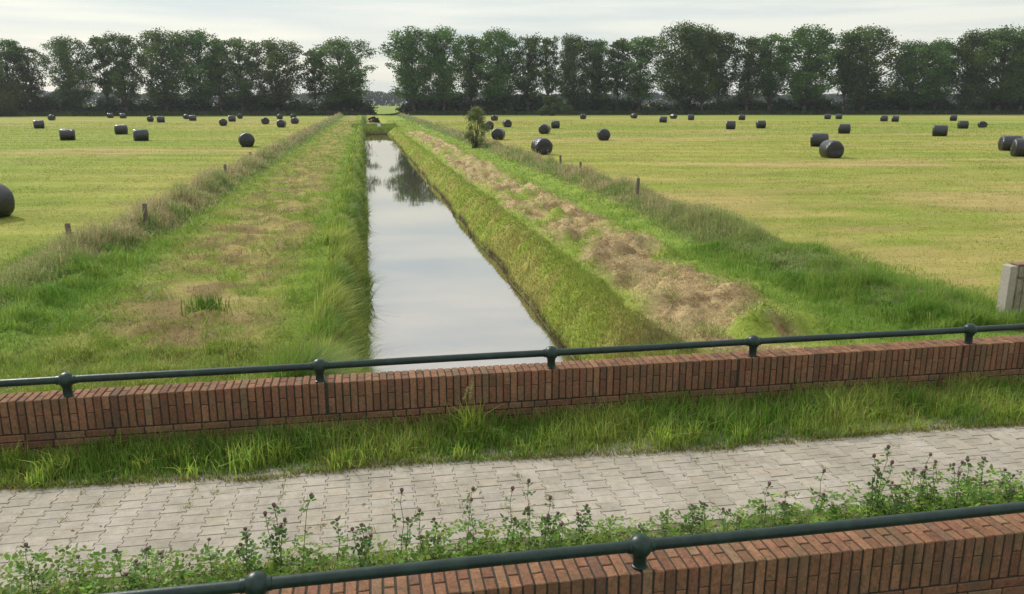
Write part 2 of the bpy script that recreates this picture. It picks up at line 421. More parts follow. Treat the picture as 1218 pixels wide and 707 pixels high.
# ---------------------------------------------------------------- handrails
def lathe(prof, n=24, axis='z'):
    V = []; F = []
    for r, z in prof:
        for k in range(n):
            a = 2 * PI * k / n; V.append((r * math.cos(a), r * math.sin(a), z))
    for i in range(len(prof) - 1):
        for k in range(n):
            F.append((i * n + k, i * n + (k + 1) % n, (i + 1) * n + (k + 1) % n, (i + 1) * n + k))
    F.append(tuple(range(n))[::-1]); F.append(tuple((len(prof) - 1) * n + k for k in range(n)))
    if axis == 'x': V = [(z, x, y) for x, y, z in V]
    return V, F
def vf(name, V, F, mat, parent=None, loc=None, smooth=True):
    me = bpy.data.meshes.new(name); me.from_pydata(V, [], F); me.update()
    bm = bmesh.new(); bm.from_mesh(me); bmesh.ops.recalc_face_normals(bm, faces=bm.faces); bm.to_mesh(me); bm.free()
    me.polygons.foreach_set('use_smooth', [smooth] * len(me.polygons))
    return link(name, me, mat, parent, loc)
def smooth_by_angle(o):
    me = o.data
    bm = bmesh.new(); bm.from_mesh(me)
    for e in bm.edges:
        if len(e.link_faces) == 2 and e.calc_face_angle(0) > .7: e.smooth = False
    bm.to_mesh(me); bm.free()
def railing(label, x0, x1, yr, zr, zwall, posts):
    root = empty('handrail', (posts[1], yr, zwall)); root['label'] = label; root['category'] = 'railing'; root['group'] = 'dark green handrails on the parapets'
    ox, oy, oz = root.location
    n = 60; V = []; F = []; R = .0295; K = 20
    for i in range(n + 1):
        x = x0 + (x1 - x0) * i / n; dz = .002 * math.sin(x * 2.1)
        for k in range(K):
            a = 2 * PI * k / K; V.append((x - ox, R * math.cos(a), zr - oz + dz + R * math.sin(a)))
    for i in range(n):
        for k in range(K): F.append((i * K + k, i * K + (k + 1) % K, (i + 1) * K + (k + 1) % K, (i + 1) * K + k))
    vf('rail', V, F, M_rail, root)
    for px in posts:
        h = zr - zwall
        prof = [(.040, .0), (.041, .003), (.040, .007), (.0345, .010), (.034, .02), (.034, h - .060), (.038, h - .052), (.039, h - .045), (.036, h - .035)]
        V, F = lathe(prof); p = vf('post', V, F, M_rail, root, (px - ox, 0, 0)); smooth_by_angle(p)
        prof = [(.0005, -.0595)] + [(.060 * math.cos(t), .060 * math.sin(t)) for t in np.linspace(-PI / 2 + .15, PI / 2 - .15, 14)] + [(.0005, .0605)]
        V, F = lathe(prof); vf('ball', V, F, M_rail, p, (0, 0, h))
        prof = [(.0300, -.070), (.0335, -.069), (.0345, -.064), (.0345, .064), (.0335, .069), (.0300, .070)]
        V, F = lathe(prof, 20, 'x'); c = vf('collar', V, F, M_rail, p, (0, 0, h)); smooth_by_angle(c)
    return root
railing('dark green tube handrail with ball posts on the far brick wall beside the canal', -6.0, 13.0, 6.325, 3.65 - 2.07, ZF, (-4.2, -2.335, -.44, 1.485, 3.33, 5.51, 7.4))
railing('thicker looking dark green handrail with ball posts on the near brick wall at the bottom', -5.0, 10.0, 3.40, 3.65 - 2.145, ZN, (-2.42, -.575, 1.265, 4.75, 6.6))

# ---------------------------------------------------------------- block path
def path_far(x): return 5.60 - .032 * x + .03 * math.sin(x * 1.7) + .015 * math.sin(x * 6)
def make_path():
    mb = MB(); PW, PL = .152, .112; g = .0019; zp = 1.0
    V = []; F = []; C = []
    tone = lambda: (lambda k, v: tuple(q * v for q in k))(random.choice([(.355, .322, .272)] * 5 + [(.35, .32, .278), (.34, .312, .265), (.36, .322, .262), (.325, .298, .25)]), random.uniform(.95, 1.05))
    a = .017; ncol = int(28 / PW)
    for i in range(ncol):
        xc = -12 + i * PW; nr = int(1.34 / PL) + 2
        for j in range(-1, nr):
            y0 = 4.36 + j * PL + (PL / 2 if i % 2 else 0)
            if y0 < 4.33 or y0 + PL > 5.80: continue
            col = tone(); dz = random.gauss(0, .0012); tx = random.gauss(0, .008); ty = random.gauss(0, .008)
            s = 1
            # bone outline: wide at the ends, narrow in the middle
            def edge(t):  # t in 0..1 along y
                return a * (1 if t < .22 or t > .78 else -1) * s
            ts = [0, .18, .32, .68, .82, 1]
            lft = [(-PW / 2 - (a if (t <= .18 or t >= .82) else -a) / 2 + g, t) for t in ts]
            rgt = [(PW / 2 + (a if (t <= .18 or t >= .82) else -a) / 2 - g, t) for t in ts]
            ring = [(px, g + t * (PL - 2 * g)) for px, t in rgt] + [(px, g + t * (PL - 2 * g)) for px, t in lft[::-1]]
            b = len(V); n = len(ring); cy = PL / 2
            for lvl, (ins, z) in enumerate(((0, -.03), (0, -.002), (.002, 0))):
                for px, py in ring:
                    qx = px - math.copysign(ins, px); qy = py - math.copysign(ins, py - cy)
                    V.append((xc + qx, y0 + qy, zp + z + dz + (qx * tx + (qy - cy) * ty) * (lvl > 0))); C.append(col)
            for l in range(2):
                for k in range(n):
                    F.append((b + l * n + k, b + l * n + (k + 1) % n, b + (l + 1) * n + (k + 1) % n, b + (l + 1) * n + k))
            t0 = b + 2 * n  # top as quads between right and left sides
            for k in range(5): F.append((t0 + k, t0 + k + 1, t0 + n - 2 - k, t0 + n - 1 - k))
    mb.V = V; mb.F = F; mb.C = C
    # kerb stones along the near edge
    x = -12
    while x < 16:
        mb.box((x + .5, 4.30, .95), (.994, .055, .104), (.36, .32, .25), .004, .001); x += 1.0
    return mb.build('path', M_paver)
tag(make_path(), 'pale concrete block cycle path between the two brick walls', None, None, 'structure')
sb = MB(); sb.box((2, 5.06, .951), (28, 1.46, .090), (1, 1, 1)); s_ = sb.build('path_bed', M_sand); tag(s_, 'sand in the path joints', None, None, 'structure')
rb = MB(); rb.box((2, -1.2, .93), (60, 6.4, .13), (1, 1, 1)); tag(rb.build('road', M_asph), 'asphalt road on the bridge', None, None, 'structure')
for yy in (-4.1, 1.75):
    r2 = MB(); r2.box((2, yy, .998), (60, .1, .008), (1, 1, 1)); tag(r2.build('road_marking', M_white), 'white painted edge line', None, None, 'structure')

# ---------------------------------------------------------------- grass
px_ = 1 / 799.0
def var(col, s=.18, hue=.12):
    n = len(col); v = np.exp(rng.normal(0, s, n))[:, None]; h = rng.normal(0, hue, n)
    c = col * v; c[:, 0] *= np.exp(h); c[:, 2] *= np.exp(h * .5); return np.clip(c, .004, .75)
def on_ground(x, y, dz=-.01): return np.stack([x, y, zt(x, y) + dz], 1)
def stuff(name, parts, mat, label):
    V, L, S, C = join(parts); o = link(name, np_mesh(name, V, L, S, C), mat)
    return tag(o, label, None, None, 'stuff')
def wd(w0, x, y, k=.8): return np.maximum(w0, k * px_ * np.sqrt(x ** 2 + y ** 2 + 9))

# verge between path and far wall
n = 64000; x = rng.uniform(-6, 13, n); pf = 5.60 - .032 * x + .03 * np.sin(x * 1.7) + .015 * np.sin(x * 6) + (vn(x * 2.2, x * 0, 71) - .5) * .14
y = pf + (6.27 - pf) * rng.uniform(0, 1, n) ** 1.25 + rng.normal(0, .012, n); k = y < 6.262; x, y, pf = x[k], y[k], pf[k]
hh = (.085 + .105 * ss(0, .35, y - pf)) * rng.uniform(.4, 1.4, len(x)) * (.38 + .75 * vn(x * 2.6, y * 3, 73) + .3 * vn(x * .9, y * 0, 72))
c = mix(np.repeat(np.array([.14, .25, .035])[None], len(x), 0), np.array([.28, .36, .07]), ss(.35, .75, vn(x * 3, y * 3, 74)))
c = mix(c, np.array([.30, .26, .11]), (rng.random(len(x)) < .10) * 1.0)
P = np.stack([x, y, np.full(len(x), .985)], 1); p1 = blades(P, hh, rng.uniform(.004, .008, len(x)), var(c, .25), .6)
# low matted moss and weeds running onto the path edge
n = 9000; x = rng.uniform(-6, 13, n); y = 5.60 - .032 * x + .03 * np.sin(x * 1.7) - np.abs(rng.normal(0, .035, n)) + .02 - .05 * ss(.6, .9, vn(x * 3, x * 0, 75))
p2 = blades(np.stack([x, y, np.full(n, 1.0)], 1), rng.uniform(.012, .05, n), rng.uniform(.004, .009, n), var(np.repeat(np.array([.21, .22, .05])[None], n, 0), .25), .9)
tp = [p1, p2]
for q in range(70):
    cx = rng.uniform(-5, 10); cy = 5.60 - .032 * cx + .03 + rng.random() * .45; m = int(rng.integers(25, 70)); hh = rng.uniform(.12, .24)
    cc = np.array([.33, .44, .075]) * rng.uniform(.75, 1.1); tp.append(blades(np.stack([cx + rng.normal(0, .04, m), cy + rng.normal(0, .03, m), np.full(m, .985)], 1), hh * rng.uniform(.5, 1.1, m), rng.uniform(.006, .012, m), var(np.repeat(cc[None], m, 0), .15), .65))
stuff('verge_grass', tp, M_blade, 'long green grass between the block path and the far wall')
# near verge, grass base
n = 70000; x = rng.uniform(-5, 10, n); y = rng.uniform(3.55, 4.40, n)
edge = 4.28 + .10 * (vn(x * 1.5, x * 0, 76) - .4) + rng.normal(0, .02, n); k = y < edge; x, y = x[k], y[k]
c = mix(np.repeat(np.array([.17, .27, .04])[None], len(x), 0), np.array([.32, .38, .09]), ss(.4, .75, vn(x * 2.5, y * 3, 77)))
p1 = blades(np.stack([x, y, np.full(len(x), .985)], 1), rng.uniform(.04, .17, len(x)) * (.5 + .9 * vn(x * 3, y * 3, 78)), rng.uniform(.003, .007, len(x)), var(c, .22), .5)
stuff('verge_grass', [p1], M_blade, 'short yellow green grass between the near wall and the block path')
n = 60; parts = []
for q in range(n):
    cx = random.uniform(-5, 9); cy = random.uniform(4.4, 5.5) if q % 3 else random.uniform(5.2, 5.55); m = random.randint(8, 30)
    cx = -12 + .152 * (round((cx + 12) / .152) + .5)
    parts.append(blades(np.stack([cx + rng.normal(0, .018, m), cy + rng.normal(0, .02, m), np.full(m, .997)], 1), rng.uniform(.008, .035, m), rng.uniform(.003, .007, m), var(np.repeat(np.array([[.22, .24, .06]]), m, 0), .3), 1.2, 1))
stuff('joint_weeds', parts, M_blade, 'tiny weeds and moss in the joints of the block path')
n = 90; x = rng.uniform(-5, 9, n); y = rng.choice([5.45, 5.1, 4.6], n) + rng.normal(0, .12, n)
stuff('leaf_litter', [cards(np.stack([x, y, np.full(n, 1.006)], 1), rng.uniform(.012, .045, n), var(np.repeat(np.array([[.16, .11, .06]]), n, 0), .3), .45, .95)], M_hay, 'scattered dead leaves and scraps on the block path')
# low clover leaves
def trefoil_cards(P, r, col):
    out = []
    n = len(P); a0 = rng.uniform(0, 2 * PI, n); tilt = rng.normal(0, .35, (n, 2))
    for k in range(3):
        a = a0 + k * 2 * PI / 3; dx, dy = np.cos(a), np.sin(a)
        def pt(f, s): # forward f, side s
            x = dx * f - dy * s; y = dy * f + dx * s
            return P + np.stack([x * r, y * r, (x * tilt[:, 0] + y * tilt[:, 1]) * r + .15 * f * r], 1)
        V = np.stack([pt(.05, 0), pt(.45, -.34), pt(.9, -.2), pt(1.05, 0), pt(.9, .2), pt(.45, .34)], 1).reshape(-1, 3)
        b = np.arange(n) * 6
        out.append((V, (b[:, None] + np.arange(6)).ravel(), b, np.repeat(col, 6, 0)))
    return out
n = 22000; x = rng.uniform(-5, 10, n)
d = .42 + .58 * np.maximum(np.exp(-((x + 1.6) / 1.2) ** 2), np.maximum(np.exp(-((x - 3.9) / 1.2) ** 2), .55 * np.exp(-((x - .6) / .8) ** 2)))
k = rng.random(n) < d; x = x[k]; d = d[k]; n = len(x)
y = rng.uniform(3.7, 4.40, n); z = 1.0 + rng.random(n) ** 1.5 * (.04 + .24 * d ** 1.6 * (.5 + .8 * vn(x * 3, y * 4, 79)))
c = mix(np.repeat(np.array([.12, .235, .035])[None], n, 0), np.array([.24, .36, .06]), rng.random(n))
stuff('clover', trefoil_cards(np.stack([x, y, z], 1), rng.uniform(.016, .036, n), var(c, .2)), M_blade, 'low carpet of green clover leaves along the near verge')

# meadow (short) : density falls with distance
def polar(n, r0, r1, a0=-52, a1=62):
    r = r0 * (r1 / r0) ** rng.random(n); a = np.radians(rng.uniform(a0, a1, n)); return r * np.sin(a), r * np.cos(a)
x, y = polar(420000, 10.5, 170)
k = (y > 9.3) & ~((x > -.6) & (x < 3.3) & (y < 123)) & ~((x > 3.2) & (x < 4.6) & (y < 60)) & (np.sqrt(x * x + y * y) > 10); x, y = x[k], y[k]
r = np.sqrt(x * x + y * y); c = zc(x, y); dry = (c[:, 0] > c[:, 1] * 1.05)
keep = ~(dry & (rng.random(len(x)) < .35)); x, y, r, c = x[keep], y[keep], r[keep], c[keep]
h = rng.uniform(.025, .075, len(x)) * (1 + r / 90) * (.6 + .9 * vn(x * 1.1, y * 1.1, 81))
h *= np.where((x > -6.5) & (x < 9.5), 1, .6)
h *= 1 + 2.4 * ss(.58, .78, vn(x * 2.1, y * 1.9, 83)) * ((x > -6) & (x < 9))
h *= 1 + 1.6 * (1 - ss(10.8, 13.5, y)) * (x < 0)
h = np.minimum(h, .20 + .05 * rng.random(len(h)))
c = mix(c, np.array([.16, .27, .035]), ss(.60, .76, vn(x * 2.1, y * 1.9, 83)) * ((x > -6) & (x < 9)) * .7)
vs = np.exp(rng.normal(0, 1, len(x)) * np.clip(3.2 / r, .05, .2))[:, None]
stuff('meadow_grass', [blades(on_ground(x, y), h, wd(.006, x, y, .85), np.clip(c * vs * 1.1, .004, .8), 1.3, 1)], M_blade, 'short mown meadow grass on both fields')
# right slope of the canal
n = 110000; y = 7.2 / (1 - rng.random(n) * (1 - 7.2 / 121)); x = rng.uniform(3.2, 4.7, n)
z = zt(x, y); k = z > -.98; x, y = x[k], y[k]; c = zc(x, y)
stuff('bank_grass', [blades(on_ground(x, y), rng.uniform(.03, .11, len(x)) * (.6 + .9 * vn(x * 2, y * 2, 85)), wd(.006, x, y, .8), var(c, .24, .14), .8, 1, ldir=None)], M_blade, 'short olive grass on the sloping right canal bank')
# left bank: long overhanging grass and reeds
n = 105000; y = 7.2 / (1 - rng.random(n) * (1 - 7.2 / 123)); x = rng.uniform(-1.05, .20, n) + ((fbm(y * .9, y * 0, 87) - .42) * .8 + .38 * np.exp(-((y - 13.2) / 1.5) ** 2)) * rng.random(n) ** .6
z = zt(x, y); k = z > -1.08; x, y = x[k], y[k]; n = len(x)
h = rng.uniform(.12, .48, n) * (.25 + 1.3 * vn(x * 1.6, y * 1.2, 88)) * (1 + .8 * ss(-.3, .1, x))
c = mix(np.repeat(np.array([.14, .235, .035])[None], n, 0), np.array([.30, .37, .07]), ss(.35, .7, vn(x * 2, y * 1.5, 89)) * (1 - .6 * ss(-.3, .05, x)))
c = mix(c, np.array([.24, .20, .09]), (rng.random(n) < .1) * 1.)
stuff('bank_grass', [blades(on_ground(x, y), h, wd(.007, x, y, .7), var(c, .22), .65, 2, ldir=0.0)], M_blade, 'long dark grass leaning over the left edge of the water')
# tall weeds along the two fence lines
def weeds(xc, wid, y0, y1, n, hmax, name, label, brown0, side=1):
    y = y0 / (1 - rng.random(n) * (1 - y0 / y1)); off = rng.normal(0, wid, n); x = xc(y) + off
    k = x * 0 == 0; h = hmax * (.45 + .55 * ss(13, 22, y)) * (.75 + .45 * vn(x * 3.1, y * 2.6, 98)) * rng.uniform(.3, 1.0, n) * np.exp(-(off / (wid * 1.6)) ** 2) * (.42 + .8 * vn(y * .9, x * 1.3, 91)) + .06
    br = ss(brown0[0], brown0[1], y) * (.55 + .45 * (rng.random(n) < .6))
    g = mix(np.repeat(np.array([.17, .26, .06])[None], n, 0), np.array([.32, .37, .13]), rng.random(n) * .5 + .5 * vn(x * 3, y * 2, 99))
    c = mix(g, np.array([.45, .36, .21]), np.clip(br * ss(.25, .6, vn(x * 2, y * .6, 93)) + .12, 0, 1) * (rng.random(n) < .85))
    P = on_ground(x, y, -.02); parts = [blades(P, h, wd(.006, x, y, .6), var(c, .2), .28, 2)]
    # seed heads
    m = (rng.random(n) < .16) & (h > .35 * hmax); Q = P[m].copy(); Q[:, 2] += h[m] * rng.uniform(.85, 1.25, m.sum())
    hc = mix(np.repeat(np.array([.46, .35, .21])[None], len(Q), 0), np.array([.27, .17, .12]), rng.random(len(Q)))
    parts.append(cards(Q, np.maximum(.035, 1.6 * px_ * y[m]), var(hc, .2), .45))
    m = rng.random(n) < .7; Q = P[m].copy(); Q[:, 2] += h[m] * rng.uniform(.2, .85, m.sum())
    parts.append(cards(Q, np.maximum(.05, 2.0 * px_ * y[m]), var(g[m] * np.array([.85, 1.0, 1.25]), .22), .5))
    stuff(name, parts, M_blade, label)
weeds(lambda y: -6.35 - .6 * (1 - ss(16, 26, y)), .42, 13.5, 235, 80000, .92, 'tall_weeds', 'tall grass and brown seeding weeds along the left fence line', (15, 24))
weeds(lambda y: 9.45 + .55 * ss(20, 30, y) + .3 * (1 - ss(11.5, 15, y)), .50, 11.4, 235, 90000, .84, 'tall_weeds', 'tall green and brown weeds along the right fence line', (17, 30))
# lush low grass at the near ends of the fence lines
def lush(cx, sx, y0, y1, n, h0, label, tilt=0, yel=0):
    y = rng.uniform(y0, y1, n); x = cx + rng.normal(0, sx, n) + tilt * (y - y0)
    h = h0 * rng.uniform(.4, 1.1, n) * np.exp(-((x - cx - tilt * (y - y0)) / (sx * 2.0)) ** 2) * (.15 + 1.0 * vn(x * 1.9, y * 1.9, 95)) * (.35 + 1.25 * vn(x * 4.2, y * 4.2, 97)) + .04
    c = mix(np.repeat(np.array([.105, .225, .028])[None], n, 0), np.array([.24, .34, .065]), vn(x * 4, y * 3.4, 96))
    c = mix(c, np.array([.36, .37, .10]), np.full(n, yel) * rng.random(n) ** .5)
    stuff('lush_grass', [blades(on_ground(x, y), h, rng.uniform(.007, .015, n), var(c, .2), .55, 2)], M_blade, label)
lush(-6.4, .85, 13.3, 22, 34000, .42, 'fresh bright green grass at the near end of the left fence line', -.05)
lush(9.6, .95, 10.8, 19, 44000, .42, 'fresh bright green grass bank beside the right fence line')
lush(-3.5, 2.3, 10.2, 12.2, 26000, .2, 'shaggy yellow green grass behind the far wall left of the canal', 0, .75)
# cut hay
n = 75000; y = 9.8 / (1 - rng.random(n) * (1 - 9.8 / 100)); x = rng.uniform(4.4, 7.8, n)
wob = (fbm(y * .25, y * 0 + 4, 62) - .5) * 1.6 + (fbm(x, y * .9, 68) - .5) * 1.0
hm = ss(4.7, 5.3, x + wob * .5) * (1 - ss(6.6, 7.4, x + wob)) * ss(.36, .47, fbm(x * 1.0, y * .8, 66) * .75 + fbm(x * 3.1, y * 2.6, 67) * .25)
k = rng.random(n) < hm; x, y = x[k], y[k]; n = len(x)
c = mix(np.repeat(HAY[None], n, 0), BRN * 1.1, ss(.48, .62, fbm(x * 2.6, y * 2.4, 63)) * .72)
P = on_ground(x, y, .005); P[:, 2] += rng.uniform(0, .05, n)
stuff('cut_hay', [blades(P, rng.uniform(.01, .05, n), wd(.004, x, y, .7), var(c * 1.05, .25, .05), 2.6, 1)], M_hay, 'dry brown cut hay lying in a strip on the right bank')

# ---------------------------------------------------------------- individual tufts in the verges
def tuft(label, cat, x, y, z, h, n, col, spread=.1, w=.009, lean=.5, heads=False):
    root = empty('grass_tuft', (x, y, z)); tag(root, label, cat, 'grass tufts standing out of the verges')
    P = np.stack([rng.normal(0, spread * .35, n), rng.normal(0, spread * .3, n), np.full(n, -.01)], 1)
    V, L, S, C = blades(P, h * rng.uniform(.45, 1.05, n), rng.uniform(w * .7, w * 1.2, n), var(np.repeat(np.array(col)[None], n, 0), .15), lean, 2)
    link('blades', np_mesh('blades', V, L, S, C), M_blade, root)
    if heads:
        m = 260; t = rng.random(m); s = rng.integers(0, 2, m)
        P = np.stack([np.where(s == 0, .0, -.04) + .03 * t + rng.normal(0, .006, m), rng.normal(0, .006, m), h * (.95 + .42 * t * (1 - .3 * s))], 1)
        V, L, S, C = cards(P, rng.uniform(.012, .022, m), var(np.repeat(np.array([.30, .28, .11])[None], m, 0), .15), .4)
        link('seed_head', np_mesh('seed_head', V, L, S, C), M_blade, root)
        P = np.array([[0, 0, 0], [-.04, 0, 0], [.0, 0, 0]]); V, L, S, C = blades(P, np.array([h * 1.3, h * 1.15, h]), np.full(3, .006), np.repeat(np.array([[.28, .27, .1]]), 3, 0), .04, 2)
        link('stalk', np_mesh('stalk', V, L, S, C), M_blade, root)
    return root
YGc = (.30, .38, .06)
tuft('tallest yellow green grass tuft with seed stalks against the middle of the far wall', 'grass tuft', .74, 6.02, .985, .36, 130, YGc, .2, .012, .38, True)
tuft('broad bright tuft of grass at the path edge, left part of the far verge', 'grass tuft', -.97, 5.74, .985, .30, 110, (.26, .36, .06), .22, .011, .5)
tuft('drooping pale grass tuft between the leftmost bright tuft and the tallest tuft', 'grass tuft', .17, 5.78, .985, .27, 90, (.27, .34, .07), .22, .010, .55)
tuft('low rounded tuft touching the path just right of the tallest tuft', 'grass tuft', 1.10, 5.62, .985, .15, 90, (.24, .32, .06), .16, .007, .6)
tuft('wispy light green tuft right of centre in the far verge', 'grass tuft', 1.76, 5.72, .985, .27, 110, (.24, .31, .06), .2, .008, .42)
tuft('slim upright tuft in the far verge, farthest right of the grass tufts', 'grass tuft', 2.78, 5.80, .985, .30, 70, (.26, .32, .07), .12, .009, .35)
tuft('round dark green grass clump alone on the mown strip left of the canal', 'grass tuft', -2.9, 14.6, .0, .42, 240, (.075, .17, .02), .5, .014, .4)
tuft('small leafy sprout leaning on the far wall right of the tallest tuft', 'grass tuft', .98, 6.15, .985, .22, 26, (.22, .33, .06), .1, .012, .5)

# ---------------------------------------------------------------- clover plants
def tube(P0, P1, r0, r1, n=6):
    d = (Vector(P1) - Vector(P0)); q = d.to_track_quat('Z', 'Y'); V = []
    for p, r in ((P0, r0), (P1, r1)):
        for k in range(n): V.append(tuple(Vector(p) + q @ Vector((r * math.cos(2 * PI * k / n), r * math.sin(2 * PI * k / n), 0))))
    F = [(k, (k + 1) % n, n + (k + 1) % n, n + k) for k in range(n)] + [tuple(range(n))[::-1], tuple(range(n, 2 * n))]
    return V, F
class TB:
    def __init__(s): s.V = []; s.F = []
    def add(s, V, F): b = len(s.V); s.V += V; s.F += [tuple(i + b for i in f) for f in F]
    def curve(s, pts, r0, r1, n=6):
        m = len(pts) - 1
        for i in range(m): s.add(*tube(pts[i], pts[i + 1], r0 + (r1 - r0) * i / m, r0 + (r1 - r0) * (i + 1) / m, n))
def head_mesh(seed):
    random.seed(seed); bm = bmesh.new(); bmesh.ops.create_icosphere(bm, subdivisions=2, radius=.0105)
    for v in bm.verts: v.co *= random.uniform(.82, 1.2); v.co.z *= 1.15
    me = bpy.data.meshes.new('flower_head'); bm.to_mesh(me); bm.free(); me.materials.append(M_head); return me
HM = [head_mesh(i) for i in range(3)]
def clover_proto(seed, heads):
    r = random.Random(seed); root = empty('clover_plant'); tb = TB(); LP = []; tops = []
    for hN in range(heads):
        a = r.uniform(0, 6.28); sp = 0 if hN == 0 else r.uniform(.03, .09); hgt = 1.0 if hN == 0 else r.uniform(.6, .92)
        pts = [(0, 0, -.02)]
        for t in (.3, .6, .85, 1): pts.append((math.cos(a) * sp * t + r.uniform(-.012, .012), math.sin(a) * sp * t + r.uniform(-.012, .012), .42 * hgt * t))
        tb.curve(pts, .0024, .0014); tops.append(pts[-1])
        for t in range(1, 4):
            for q in range(2):
                b = r.uniform(0, 6.28); L = r.uniform(.02, .055) * (1.3 - .25 * t); p = pts[t]; e = (p[0] + math.cos(b) * L, p[1] + math.sin(b) * L, p[2] + r.uniform(.0, .035))
                tb.curve([p, e], .0011, .0008, 5); LP.append(e)
        LP.append((tops[-1][0] + .004, tops[-1][1], tops[-1][2] - .016))
    vf('stem', tb.V, tb.F, M_stem, root)
    P = np.array(LP); n = len(P)
    lv = trefoil_cards(P, rng.uniform(.022, .036, n), var(np.repeat(np.array([[.10, .19, .045]]), n, 0), .2))
    V, L, S, C = join(lv); link('leaves', np_mesh('leaves', V, L, S, C), M_blade, root)
    for i, t in enumerate(tops): link('flower_head', HM[i % 3], None, root, (t[0], t[1], t[2] + .006))
    return root
protos = [clover_proto(s, h) for s, h in ((1, 1), (2, 2), (3, 3), (4, 4), (5, 2))]
CL = [(-.46, .571), (-.58, .487), (-.71, .397), (-1.83, .405), (-1.60, .296), (-1.25, .338), (-.94, .289), (.12, .492), (.22, .404), (.28, .351), (.49, .473), (.55, .415),
      (.71, .506), (.86, .482), (.94, .442), (1.04, .346), (.95, .263), (1.19, .315), (1.70, .227), (2.29, .436), (2.06, .271), (1.98, .273), (1.89, .242), (2.70, .439), (2.54, .282),
      (2.49, .219), (3.12, .557), (3.21, .349), (3.30, .434), (3.51, .434), (3.66, .444), (3.77, .406), (4.00, .363), (3.92, .416), (3.05, .328), (2.87, .211), (-.25, .336), (-.11, .363),
      (-1.35, .363), (3.43, .364), (3.58, .375), (1.53, .210)]
CLAB = {0: 'tallest clover plant with dark seed head left of the canal, over the near rail', 26: 'tallest clover plant of all, leaning stem and dark heads, in the right cluster',
        19: 'upright clover plant with two dark heads standing alone right of the near rail post', 23: 'clover plant with clustered dark heads, midway from near rail post to right edge',
        7: 'thin clover plant with a dark head, first one right of the near rail end post'}
used = [False] * 5
for i, (x, h) in enumerate(CL):
    k = (i * 3 + (0 if h > .45 else 2)) % 5
    if i == 0: k = 0
    o = protos[k] if not used[k] else copy_tree(protos[k]); used[k] = True
    o.location = (x, 4.15 + random.uniform(-.08, .1), .99); s = h / .43; o.scale = ((.8 + .2 * s), (.8 + .2 * s), s); o.rotation_euler = (random.uniform(-.1, .1), random.uniform(-.1, .1), random.uniform(0, 6))
    side = 'in the left cluster' if x < 0 else ('in the middle cluster' if x < 1.8 else 'in the dense right cluster')
    tag(o, CLAB.get(i, 'thin clover plant with dark seed heads ' + side + ' by the path'), 'clover plant', 'clover plants with dark heads beside the path')

# ---------------------------------------------------------------- bales
def bale_mesh(seed):
    r = random.Random(seed); R = .635; L = .66; prof = []
    prof += [(.02, -L - .02), (.25, -L - .022), (.46, -L - .01), (.55, -L + .02), (.60, -L + .07), (.628, -L + .14)]
    for t in (-.36, -.2, 0, .2, .36): prof.append((R + .012 * r.uniform(-1, 1), t))
    prof += [(.628, L - .14), (.60, L - .07), (.55, L - .02), (.46, L + .01), (.25, L + .022), (.02, L + .02)]
    V, F = lathe(prof, 36, 'x'); W = []
    ph = [r.uniform(0, 6) for _ in range(5)]
    for x, y, z in V:
        a = math.atan2(z, y); k = 1 + .018 * math.sin(3 * a + ph[0] + x) + .012 * math.sin(7 * a + ph[1] + 3 * x) + .008 * math.sin(13 * a + ph[2]) * (abs(x) / L)
        x2 = x * (1 + .03 * math.sin(2 * a + ph[3])); y2 = y * k; z2 = z * k
        if z2 < -.50: z2 = -.50 - (abs(z2) - .50) * .35
        if z2 > 0: z2 *= .985
        W.append((x2, y2, z2 + .545))
    me = bpy.data.meshes.new('bale'); me.from_pydata(W, [], F)
    bm = bmesh.new(); bm.from_mesh(me); bmesh.ops.recalc_face_normals(bm, faces=bm.faces); bm.to_mesh(me); bm.free()
    me.polygons.foreach_set('use_smooth', [True] * len(me.polygons)); me.materials.append(M_film); return me
BM = [bale_mesh(s) for s in (3, 9, 14, 27)]
